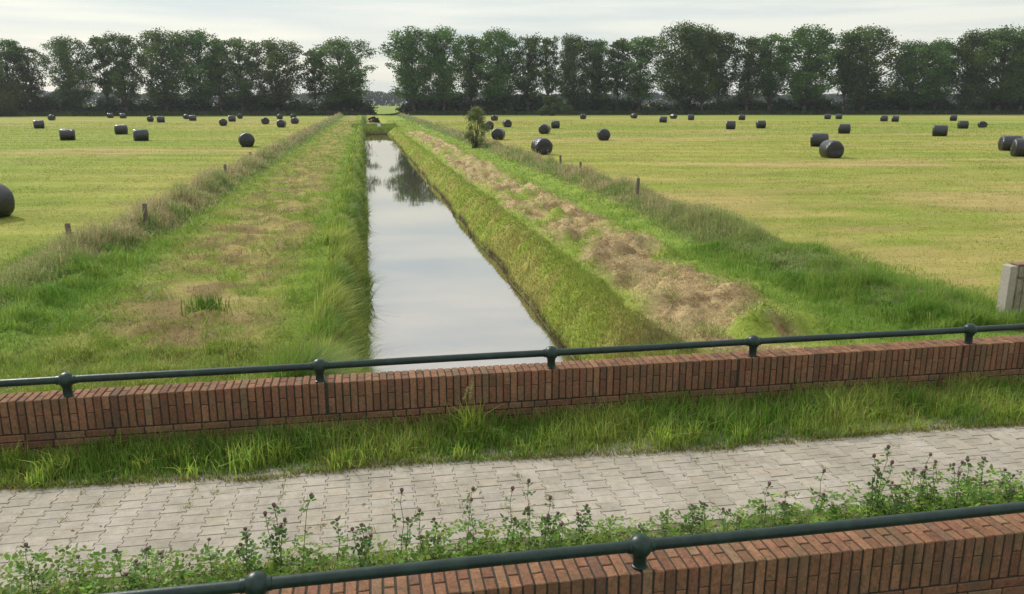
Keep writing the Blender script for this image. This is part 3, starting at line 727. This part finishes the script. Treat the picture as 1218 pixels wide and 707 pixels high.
# x, y, yaw of the axis seen (S: side on, E: end on, O: oblique), width factor, label
BALES = [
 (-12.1, 28.2, 'L', 1.0, 'closest black wrapped bale, cut off by the left edge of the photo'),
 (-46.1, 127.9, 'S', 1.0, 'leftmost small black bale of the left field, just below the olive bushes'),
 (-63.8, 184.3, 'O', 1.0, 'distant bale with a bright top above and right of the leftmost small bale'),
 (-29.0, 87.3, 'S', 1.0, 'broad side-on bale left of the pair of mid distance bales in the left field'),
 (-60.2, 211.8, 'S', 1.0, 'left one of two tiny bales close to the foot of the left tree row'),
 (-55.7, 205.7, 'S', 1.0, 'right one of two tiny bales close to the foot of the left tree row'),
 (-40.8, 168.8, 'E', 1.0, 'left and paler topped one of two neighbouring far bales above the mid distance pair'),
 (-37.2, 161.4, 'S', 1.0, 'right one of two neighbouring far bales above the mid distance pair'),
 (-28.1, 102.4, 'S', 1.0, 'smaller left bale of the mid distance pair in the left field'),
 (-21.6, 85.1, 'S', 1.0, 'larger right bale of the mid distance pair in the left field'),
 (-39.0, 192.8, 'E', .9, 'pale topped far bale half hidden behind its right neighbour under the big domed tree'),
 (-34.2, 175.0, 'S', 1.0, 'dark side-on bale in front of the half hidden pale one under the big domed tree'),
 (-22.1, 136.4, 'O', 1.0, 'squarish bale left of the tiny white topped bale in the left field'),
 (-25.2, 166.0, 'S', 1.0, 'far low bale between the squarish bale and the tiny white topped one'),
 (-27.9, 195.6, 'E', .8, 'tiny bale shining almost white at the far edge of the left field'),
 (-16.7, 145.7, 'E', 1.0, 'round end-on bale, leftmost of the cluster above the lone round bale'),
 (-12.1, 125.7, 'E', 1.0, 'nearest of the cluster above the lone round bale, with a bright cap'),
 (-11.9, 147.6, 'E', 1.0, 'rightmost bale of the left field, beside the fence line weeds'),
 (-18.5, 189.1, 'E', .8, 'tiny dark bale right behind the bright capped one of the cluster'),
 (-15.5, 188.6, 'E', .9, 'tiny pale bale directly behind the rightmost bale of the left field'),
 (-9.9, 72.0, 'E', 1.0, 'lone round end-on bale beside the left fence line'),
 (26.1, 164.1, 'E', 1.0, 'farthest small bale just right of the shrub top'),
 (17.1, 112.7, 'E', 1.0, 'bale partly hidden by the twigs of the roadside shrub'),
 (21.3, 121.8, 'E', 1.0, 'small round bale, upper right of the three beside the shrub'),
 (13.2, 80.6, 'E', 1.0, 'large round bale immediately right of the shrub'),
 (21.1, 94.8, 'E', 1.05, 'front bale of the touching pair above the biggest end-on bale'),
 (27.1, 114.6, 'S', .9, 'rear bale of the touching pair above the biggest end-on bale'),
 (12.6, 57.5, 'O', 1.0, 'biggest end-on bale with a shiny left shoulder, nearest the right fence line'),
 (23.3, 77.8, 'E', 1.05, 'single rounded bale with a bright left side in the middle of the photo'),
 (48.2, 177.0, 'E', 1.0, 'tiny bale right of the round dark bush at the tree foot'),
 (62.5, 184.3, 'O', 1.0, 'tiny bright topped bale standing alone at the far edge right of the round bush'),
 (54.8, 144.7, 'S', 1.0, 'darker front bale of the far trio above the middle of the right field'),
 (69.8, 177.9, 'O', 1.0, 'bright topped middle bale of the far trio in the right field'),
 (68.5, 164.5, 'S', .95, 'right bale of the far trio in the right field'),
 (50.3, 106.6, 'S', .95, 'left one of two equal side-on bales at mid field'),
 (79.1, 162.5, 'S', 1.0, 'distant bale above and between the two equal side-on bales'),
 (56.2, 109.3, 'S', .95, 'right one of two equal side-on bales at mid field'),
 (101.9, 167.3, 'S', .95, 'left one of a tiny dark pair at the tree foot above the shiny bale'),
 (38.0, 63.3, 'S', 1.05, 'dark bale partly hidden behind the shiny bale'),
 (31.2, 50.4, 'Q', 1.1, 'large bale with a glaring sunlit left shoulder in the right field'),
 (57.0, 89.7, 'S', 1.0, 'side-on bale just above and right of the shiny bale'),
 (104.4, 166.9, 'S', .95, 'right one of a tiny dark pair at the tree foot above the shiny bale'),
 (101.6, 146.6, 'S', .95, 'left bale of a small far pair midway between the shiny bale and the right edge'),
 (101.5, 143.0, 'S', .95, 'right bale of a small far pair midway between the shiny bale and the right edge'),
 (117.8, 147.5, 'S', .95, 'tiny bale behind the squarish bale near the right edge'),
 (63.2, 81.0, 'S', 1.1, 'broad dark bale below and left of the squarish bale near the right edge'),
 (83.5, 102.5, 'S', .95, 'squarish bale in the upper right of the right field'),
 (90.5, 107.1, 'E', .95, 'squat slumped bale right of the squarish one'),
 (49.3, 55.1, 'T', 1.1, 'rear bale of the large pair at the right edge of the photo'),
 (44.9, 48.9, 'T', 1.1, 'front bale of the large pair cut off by the right edge of the photo'),
]
for i, (x, y, o_, k, lab) in enumerate(BALES):
    view = math.atan2(x, y)                # bearing from the road
    yaw = {'S': -view + random.uniform(-.25, .25), 'E': -view + PI / 2 + random.uniform(-.3, .3), 'O': PI / 2 + .12 + random.uniform(-.1, .1), 'L': -view + .75, 'Q': PI / 2 - .12, 'T': -view + .35}[o_]
    b = link('bale', BM[i % 4], None, None, (x, y, float(zt(np.array([x]), np.array([y]))[0]) - .03)); b.rotation_euler = (0, 0, yaw)
    b.scale = (k, random.uniform(.97, 1.03), random.uniform(.97, 1.04) * (.86 if 'squat' in lab else 1) * (1.06 if k > 1.06 else 1))
    tag(b, lab, 'bale', 'black wrapped bales on the ' + ('left' if x < 0 else 'right') + ' field')

# ---------------------------------------------------------------- trees
def tree_meshes(seed, H=24.0, W=11.0, base=.22, nleaf=9000, slender=False, dens=1.0):
    g = np.random.default_rng(seed); r = random.Random(seed); tb = TB()
    # trunk and limbs
    lean = [r.uniform(-.6, .6), r.uniform(-.6, .6)]; pts = []
    for i in range(8):
        t = i / 7; pts.append((lean[0] * t * t + r.uniform(-.15, .15) * (i > 0), lean[1] * t * t + r.uniform(-.15, .15) * (i > 0), H * .86 * t - .3))
    tb.curve(pts, .42 if not slender else .26, .07, 9)
    # crown lobes
    lobes = []
    nl = int((64 if not slender else 30) * dens)
    for i in range(nl):
        t = (i + r.random()) / nl; z = H * (base + (1 - base) * t * .97)
        # envelope: widest at 60% of height, domed top
        u = (z / H - base) / (1 - base); env = W / 2 * (max(0.0, 1 - abs((u - .52) / .62) ** 2.4)) ** .5 * (.88 if u > .25 else .72)
        a = i * 2.399 + r.uniform(-.5, .5); rr = env * r.uniform(.25, .88)
        s = r.uniform(1.05, 2.2) * (W / 13) ** .6 * (1.0 if u < .85 else .9)
        lobes.append((math.cos(a) * rr, math.sin(a) * rr, z - s * .3, s * 1.15, s * r.uniform(.7, .95)))
    lobes.append((lean[0], lean[1], H * .93, W * .2, W * .14)); lobes += [(lean[0] * .5 + r.uniform(-.12, .12) * W, lean[1] * .5 + r.uniform(-.12, .12) * W, H * (base + .1 + .13 * q), W * .17, W * .15) for q in range(5)]
    for L in lobes:
        j = min(6, max(1, int((L[2] / (H * .86)) * 7) - 1)); p = pts[j]
        mid = ((p[0] + L[0]) / 2 + r.uniform(-.3, .3), (p[1] + L[1]) / 2 + r.uniform(-.3, .3), (p[2] * .6 + L[2] * .4) + .2)
        tb.curve([p, mid, (L[0], L[1], L[2])], .13, .04, 5)
    A = np.array(lobes); wgt = A[:, 3] ** 2; idx = g.choice(len(A), nleaf, p=wgt / wgt.sum())
    d = g.normal(0, 1, (nleaf, 3)); d /= np.linalg.norm(d, axis=1)[:, None]; rad = g.random(nleaf) ** .42 * g.uniform(.75, 1.12, nleaf)
    # ragged lobes: modulate radius with direction
    mod = .78 + .45 * vn(np.arctan2(d[:, 1], d[:, 0]) * 1.6 + idx * 3.1, d[:, 2] * 2.6 + idx, seed)
    P = A[idx, :3] + d * (rad * mod)[:, None] * np.stack([A[idx, 3], A[idx, 3], A[idx, 4]], 1)
    size = g.uniform(.26, .60, nleaf)
    tone = np.clip(.5 + .5 * g.normal(0, 1, nleaf), 0, 1) * .35 + .65 * hsh(idx, idx * 0 + 7, seed + 5)  # lobe-wide light and dark tones paint clump highlights and shade into the leaves
    c = mix(np.repeat(np.array([.028, .058, .017])[None], nleaf, 0), np.array([.13, .22, .045]), tone)
    V, Lp, S, C = cards(P, size, c, .8)
    mt = bpy.data.meshes.new('trunk'); mt.from_pydata(tb.V, [], tb.F); mt.materials.append(M_bark)
    mt.polygons.foreach_set('use_smooth', [True] * len(mt.polygons))
    mc = np_mesh('crown', V, Lp, S, C); mc.materials.append(M_leaf)
    return mt, mc
PROT = {'broad': [tree_meshes(s, 24, 17.7, .22, 17500) for s in (101, 102, 103, 104)],
        'mid': [tree_meshes(s, 24, 12.8, .25, 11500, dens=.8) for s in (111, 112, 113)],
        'slim': [tree_meshes(s, 24, 8.4, .30, 5800, True) for s in (121, 122, 123)]}
TR = [(-96.9, 20.8, 8.5), (-91.2, 19.1, 6.4), (-80.7, 21.3, 9.8), (-71.7, 22.1, 6.2), (-66.2, 22.6, 7.8), (-55.5, 23.4, 11.3), (-46.5, 23.7, 11.5), (-40.5, 21.8, 5.8), (-34.5, 21.7, 8.4),
      (-24.8, 21.2, 11.8), (-13.8, 19.1, 5.3), (-5.7, 21.8, 14.6), (15.1, 25.1, 13.0), (23.9, 25.3, 10.2), (32.7, 23.5, 7.2), (40.9, 25.1, 13.0), (50.2, 23.8, 7.9), (56.5, 23.6, 5.3),
      (65.0, 23.7, 10.8), (73.5, 23.1, 9.3), (79.2, 23.2, 6.6), (86.0, 23.8, 9.4), (100.5, 27.9, 13.6), (107.5, 27.1, 9.7), (114.1, 25.9, 8.1), (123.1, 24.5, 9.3), (130.9, 25.3, 9.4),
      (142.7, 27.4, 16.8), (156.6, 26.1, 6.7), (165.2, 27.8, 16.7), (181.4, 23.2, 13.9), (192.6, 24.2, 11.5), (202.4, 27.0, 11.7), (215.3, 28.4, 18.4), (225.7, 27.1, 13.3)]
ORD = 'first second third fourth fifth sixth seventh eighth ninth tenth eleventh twelfth thirteenth fourteenth fifteenth sixteenth seventeenth eighteenth nineteenth twentieth twenty-first twenty-second twenty-third'.split()
nL = 12
for i, (x, h, w) in enumerate(TR):
    kd = 'slim' if w < 6.8 else ('mid' if w < 9.6 else 'broad'); ms = PROT[kd][i % len(PROT[kd])]
    kk = 250 / (250 + .13 * max(0, x - 40)); X_ = x * kk; Y_ = 250 * kk; h_ = 3.65 + (h - 3.65) * kk; w_ = w * kk
    t = empty('tree', (X_, Y_ + random.uniform(-2, 2), -.1), random.uniform(0, 6.28)); w0 = {'slim': 8.4, 'mid': 12.8, 'broad': 17.7}[kd]
    sx = w_ / w0 * 1.72; t.scale = (sx, sx, h_ / 24.0)
    link('trunk', ms[0], None, t); link('crown', ms[1], None, t)
    look = {'slim': 'slender see-through tree', 'mid': 'medium leafy tree', 'broad': 'broad domed dark tree'}[kd]
    nb = [TR[j][1] for j in (i - 1, i + 1) if 0 <= j < len(TR)]
    rel = 'taller than its neighbours' if h > max(nb) else ('lower than its neighbours' if h < min(nb) else 'level with the row')
    pos = ORD[nL - 1 - i] + ' left of the canal gap' if i < nL else ORD[i - nL] + ' right of the canal gap'
    tag(t, f'{look} {rel}, {pos}', 'tree', 'tall trees in a row behind the ' + ('left' if i < nL else 'right') + ' field')

# ---------------------------------------------------------------- bushes
def bush(name, label, cat, x, y, z, w, h, n, c1, c2, size, seed, stems=5, group=None, open_=.0, depth=None):
    g = np.random.default_rng(seed); r = random.Random(seed); root = empty(name, (x, y, z)); tag(root, label, cat, group)
    dp = depth or w; A = []
    tb = TB()
    for i in range(22):
        a = r.uniform(0, 6.28); t = r.random(); zz = h * (.12 + .78 * t); e = (1 - (t * .95) ** 2.5) ** .5
        rr = r.uniform(.2, .8) * e; A.append((math.cos(a) * rr * w / 2, math.sin(a) * rr * dp / 2, zz, min(w, h) * r.uniform(.13, .22)))
        if i < stems * 2: tb.curve([(r.uniform(-.1, .1) * w, r.uniform(-.1, .1) * dp, -.1), (A[-1][0] * .5, A[-1][1] * .5, zz * .55), (A[-1][0], A[-1][1], zz)], .012 * h, .004 * h, 5)
    A = np.array(A); idx = g.integers(0, len(A), n); d = g.normal(0, 1, (n, 3)); d /= np.linalg.norm(d, axis=1)[:, None]
    P = A[idx, :3] + d * (A[idx, 3] * g.random(n) ** (.4 + open_) * g.uniform(.8, 1.25, n))[:, None]; P[:, 2] = np.maximum(P[:, 2], .02)
    c = mix(np.repeat(np.array(c1)[None], n, 0), np.array(c2), g.random(n) * .6 + .4 * vn(idx * 1.3, idx * .7, seed))
    V, L, S, C = cards(P, g.uniform(.6, 1.2, n) * size, c, .6)
    vf('stems', tb.V, tb.F, M_bark, root); link('foliage', np_mesh('foliage', V, L, S, C), M_bush, root)
    return root
bush('shrub', 'upright grey green willow shrub in the right fence line, left of the bales', 'shrub', 8.65, 64.0, -.05, 2.5, 3.5, 5200, (.12, .165, .065), (.24, .29, .12), .14, 5, 8, None, .5)
bush('bush', 'round dark green bush in front of the tree row behind the right field', 'bush', 53.2, 228, 0, 12.0, 5.6, 6500, (.045, .08, .026), (.10, .15, .045), .5, 6)
bush('bush', 'tall olive green bush at the far left edge in front of the tree row', 'bush', -96.0, 240, 0, 17.0, 12.8, 11000, (.05, .07, .02), (.105, .13, .035), .6, 7, 6)
bush('bush', 'low dark bush growing in the ditch under the canal gap', 'bush', 2.3, 190, -1.0, 3.4, 1.5, 1600, (.025, .04, .022), (.05, .07, .03), .3, 8)
# dense undergrowth below the crowns
def undergrowth(x0, x1, n, label, seed, hs=1.0, gaps=()):
    g = np.random.default_rng(seed); x = g.uniform(x0, x1, n); z0 = g.random(n); kk = 250 / (250 + .13 * np.maximum(0, x - 40)); yc = 252 * kk
    top = .62 * (1.0 + 7.5 * fbm(x * .10, x * 0, seed, 3) + 4.5 * vn(x * .45, x * 0 + 4, seed + 2)) * hs * (.35 + .65 * ss(0, 6, np.minimum(x - x0, x1 - x) + 3 * vn(x * 1.3, z0 * 5, seed + 4))) + .3
    for gx, gw in gaps: top = top * (1 - .8 * np.exp(-((x - gx) / gw) ** 2))
    z = top * g.random(n) ** .9 * g.uniform(.75, 1.1, n); x = x + g.normal(0, .9, n); y = yc + g.uniform(-2.5, 5, n)
    c = mix(np.repeat(np.array([.024, .040, .020])[None], n, 0), np.array([.075, .10, .042]), .4 * g.random(n) + .6 * vn(x * .35, z * .5, seed + 9))  # clump tones paint lit and shaded masses into the leaf colour
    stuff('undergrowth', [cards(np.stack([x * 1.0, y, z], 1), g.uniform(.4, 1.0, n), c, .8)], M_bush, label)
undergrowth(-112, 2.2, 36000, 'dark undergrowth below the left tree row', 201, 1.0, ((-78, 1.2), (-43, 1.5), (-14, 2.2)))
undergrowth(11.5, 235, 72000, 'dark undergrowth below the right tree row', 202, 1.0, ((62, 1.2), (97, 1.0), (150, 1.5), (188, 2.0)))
# rough grass bank along the foot of the trees
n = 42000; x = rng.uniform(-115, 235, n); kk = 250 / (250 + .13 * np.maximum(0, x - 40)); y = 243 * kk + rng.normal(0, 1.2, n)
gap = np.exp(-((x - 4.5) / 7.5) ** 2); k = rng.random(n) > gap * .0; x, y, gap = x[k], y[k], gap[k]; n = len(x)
c = mix(np.repeat(np.array([.035, .058, .018])[None], n, 0), np.array([.07, .10, .03]), vn(x * .3, x * 0, 211))  # tree shade is put into this dark olive blade colour
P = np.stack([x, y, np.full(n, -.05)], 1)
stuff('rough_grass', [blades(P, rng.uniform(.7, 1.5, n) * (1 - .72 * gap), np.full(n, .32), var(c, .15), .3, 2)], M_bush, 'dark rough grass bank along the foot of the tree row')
# dam vegetation, slab and marker
n = 9000; x = rng.uniform(-1.8, 5.2, n); y = rng.uniform(123.6, 139, n)
c = mix(np.repeat(np.array([.13, .21, .035])[None], n, 0), np.array([.20, .24, .05]), rng.random(n))
stuff('dam_grass', [blades(on_ground(x, y), rng.uniform(.1, .4, n), np.full(n, .12), var(c, .2), .4, 1)], M_blade, 'green grass on the dam at the end of the canal')
r_ = empty('culvert_headwall', (1.9, 139.2, -.55)); tag(r_, 'low grey concrete culvert edge across the end of the canal', 'culvert')
h1 = MB(); h1.box((0, 0, .3), (3.0, .35, .7), (1, 1, 1), .02); h1.build('wall', M_conc, r_)
h2 = MB(); h2.box((0, -.04, .70), (3.2, .5, .10), (1, 1, 1), .015); h2.build('coping', M_conc_edge, r_)
r_ = empty('marker_post', (2.25, 128.4, -.35)); tag(r_, 'small white marker on the dam at the end of the canal', 'marker')
h1 = MB(); h1.box((0, 0, .2), (.08, .08, .5), (1, 1, 1), .005); h1.build('stake', M_wood, r_)
h1 = MB(); h1.box((0, -.06, .55), (.5, .03, .42), (1, 1, 1), .008); h1.build('plate', M_white, r_)
# distant woods
g = np.random.default_rng(5); n = 60000; x = g.uniform(-700, 900, n); y = 850 + g.uniform(-8, 8, n)
top = 9 + 5 * fbm(x * .03, x * 0, 301) + 2.2 * vn(x * .16, x * 0, 303)
stuff('far_woods', [cards(np.stack([x, y, top * g.random(n) ** .7], 1), g.uniform(1.6, 3.4, n), var(np.repeat(np.array([.045, .065, .03])[None], n, 0), .15), .8)], M_far, 'hazy blue line of woods beyond the far field')

# ---------------------------------------------------------------- fence posts
def post(x, y, h, label, tilt=0):
    z = float(zt(np.array([x]), np.array([y]))[0])
    root = empty('fence_post', (x, y, z)); root.rotation_euler = (tilt, tilt * .6, 0); tag(root, label, 'fence post', 'weathered wooden posts in the fence lines')
    prof = [(.062, -.3), (.062, h * .5), (.058, h - .03), (.05, h), (.02, h + .012)]
    V, F = lathe(prof, 12); V = [(a * (1 + .06 * math.sin(5 * b * 3 + c)), b, c) for a, b, c in V]; o = vf('shaft', V, F, M_wood, root); smooth_by_angle(o)
    t = TB(); t.add(*tube((-.02, -.062, h * .7), (.02, -.066, h * .7), .004, .004)); vf('staple', t.V, t.F, M_rail, root)
post(-6.05, 23.4, .86, 'nearest clearly visible dark post in the left fence weeds', .03)
post(-6.95, 20.2, .85, 'short pale post half buried in the near left grass', -.05)
post(-6.22, 37.9, .86, 'third post along the left fence, among brown seed heads')
post(-6.5, 48.3, .84, 'fourth and smallest post along the left fence', .04)
post(9.45, 27.2, .92, 'nearest thin dark post in the right fence weeds', .02)
post(10.1, 37.4, .86, 'second post along the right fence, in brown weeds')
post(10.4, 42.6, .84, 'third post along the right fence, farthest from the road', -.04)

# ---------------------------------------------------------------- concrete slab wall on the right
zz = float(zt(np.array([11.5]), np.array([11.6]))[0])
root = empty('concrete_wall', (10.62, 11.45, zz)); tag(root, 'weathered grey brown concrete slab wall with pale end at the right edge', 'wall')
top = .97 - zz
m = MB(); m.box((1.6, .09, (top * .78) / 2 - .2), (3.0, .14, top * .78 + .4), (1, 1, 1), .006)
x = .14
while x < 3.0:
    m.box((x + .06, .015, (top * .78) / 2 - .2), (.105, .02, top * .78 + .36), (1, 1, 1), .005); x += .125
m.build('lower_slab', M_conc, root)
m = MB(); m.box((1.6, .09, top * .89 + .004), (3.0, .15, top * .22 - .012), (1, 1, 1), .008)
x = .14
while x < 3.0:
    m.box((x + .06, .008, top * .89 + .004), (.105, .02, top * .22 - .03), (1, 1, 1), .004); x += .125
m.build('upper_slab', M_conc, root)
m = MB(); m.box((.03, .085, top / 2 - .2), (.13, .20, top + .41), (1, 1, 1), .008); m.build('end_post', M_conc_edge, root)
m = MB(); m.box((1.6, .09, top + .018), (2.98, .19, .03), (1, 1, 1), .006); m.build('cap', mat_simple('rusty_cap', (.20, .12, .08), .9, 20, .3), root)

# ---------------------------------------------------------------- light, sky, haze, camera
SUN_EL = 38.0; sd = Vector((-.55, .80, 0)).normalized() * math.cos(math.radians(SUN_EL)); sd.z = math.sin(math.radians(SUN_EL))
sun = bpy.data.lights.new('sun', 'SUN'); sun.energy = 2.7; sun.angle = math.radians(6); sun.color = (1, .95, .87)
so = bpy.data.objects.new('sun', sun); COL.objects.link(so); so.rotation_euler = sd.to_track_quat('Z', 'Y').to_euler(); so.location = (0, 0, 60)
w = bpy.data.worlds.new('World'); SC.world = w; w.use_nodes = True; nt = w.node_tree; nt.nodes.clear()
out = nt.nodes.new('ShaderNodeOutputWorld'); bg = nt.nodes.new('ShaderNodeBackground'); bg.inputs['Strength'].default_value = .127
sky = N(nt, 'ShaderNodeTexSky', sky_type='NISHITA'); sky.sun_disc = False; sky.sun_elevation = math.radians(SUN_EL); sky.sun_rotation = math.atan2(sd.x, sd.y); sky.dust_density = 2.5; sky.air_density = 1.0
tc = N(nt, 'ShaderNodeTexCoord'); sx = N(nt, 'ShaderNodeSeparateXYZ'); nt.links.new(tc.outputs['Generated'], sx.inputs[0])
hor = ramp(nt, sx.outputs['Z'], [(.0, (4.95, 4.9, 4.35)), (.10, (4.8, 4.95, 4.65)), (.2, (4.45, 4.8, 4.85)), (.32, (5.3, 5.3, 5.15)), (.5, (5.8, 5.8, 5.7)), (1.0, (7.0, 7.1, 7.2))])
nz = noise(nt, tc.outputs['Generated'], 3.0, 6, .55, (1, 1, 13)); cl = ramp(nt, nz, [(.36, (.80, .87, .94)), (.50, (.95, .97, .98)), (.64, (1.10, 1.08, 1.04))])
c = mixc(nt, hor, cl, 1.0, 'MULTIPLY'); c = mixc(nt, c, sky.outputs[0], .10)
nt.links.new(c, bg.inputs['Color']); nt.links.new(bg.outputs[0], out.inputs[0])

bm = bmesh.new(); bmesh.ops.create_cube(bm, size=1)
for v in bm.verts: v.co = Vector(((-2600 if v.co.x < 0 else 2600), (-80 if v.co.y < 0 else 4100), (-3 if v.co.z < 0 else 32)))
me = bpy.data.meshes.new('haze'); bm.to_mesh(me); bm.free()
hm, nt, out = newmat('haze'); pv = N(nt, 'ShaderNodeVolumePrincipled', inp={'Density': .00015, 'Color': (.80, .86, .93, 1), 'Anisotropy': .3}); nt.links.new(pv.outputs[0], out.inputs['Volume'])
HAZE = True
if HAZE: tag(link('haze', me, hm), 'thin pale haze over the fields', None, None, 'stuff')

F_, HY, VX = 950., 122., 432.
th = math.atan((353.5 - HY) / F_); ps = math.atan((609 - VX) * math.cos(th) / F_)
f = Vector((math.sin(ps) * math.cos(th), math.cos(ps) * math.cos(th), -math.sin(th))); r = Vector((math.cos(ps), -math.sin(ps), 0)); u = r.cross(f)
cam = bpy.data.cameras.new('camera'); co = bpy.data.objects.new('camera', cam); COL.objects.link(co)
mtx = Matrix((r, u, -f)).transposed().to_4x4(); mtx.translation = Vector((0, 0, 3.65)); co.matrix_world = mtx
cam.sensor_width = 36; cam.lens = F_ / 1218 * 36; cam.clip_end = 9000; cam.clip_start = .05
SC.camera = co
SC.view_settings.view_transform = 'Standard'; SC.view_settings.look = 'None'; SC.view_settings.exposure = .44; SC.view_settings.gamma = 1
SC.cycles.max_bounces = 6; SC.cycles.transparent_max_bounces = 8; SC.cycles.volume_bounces = 0
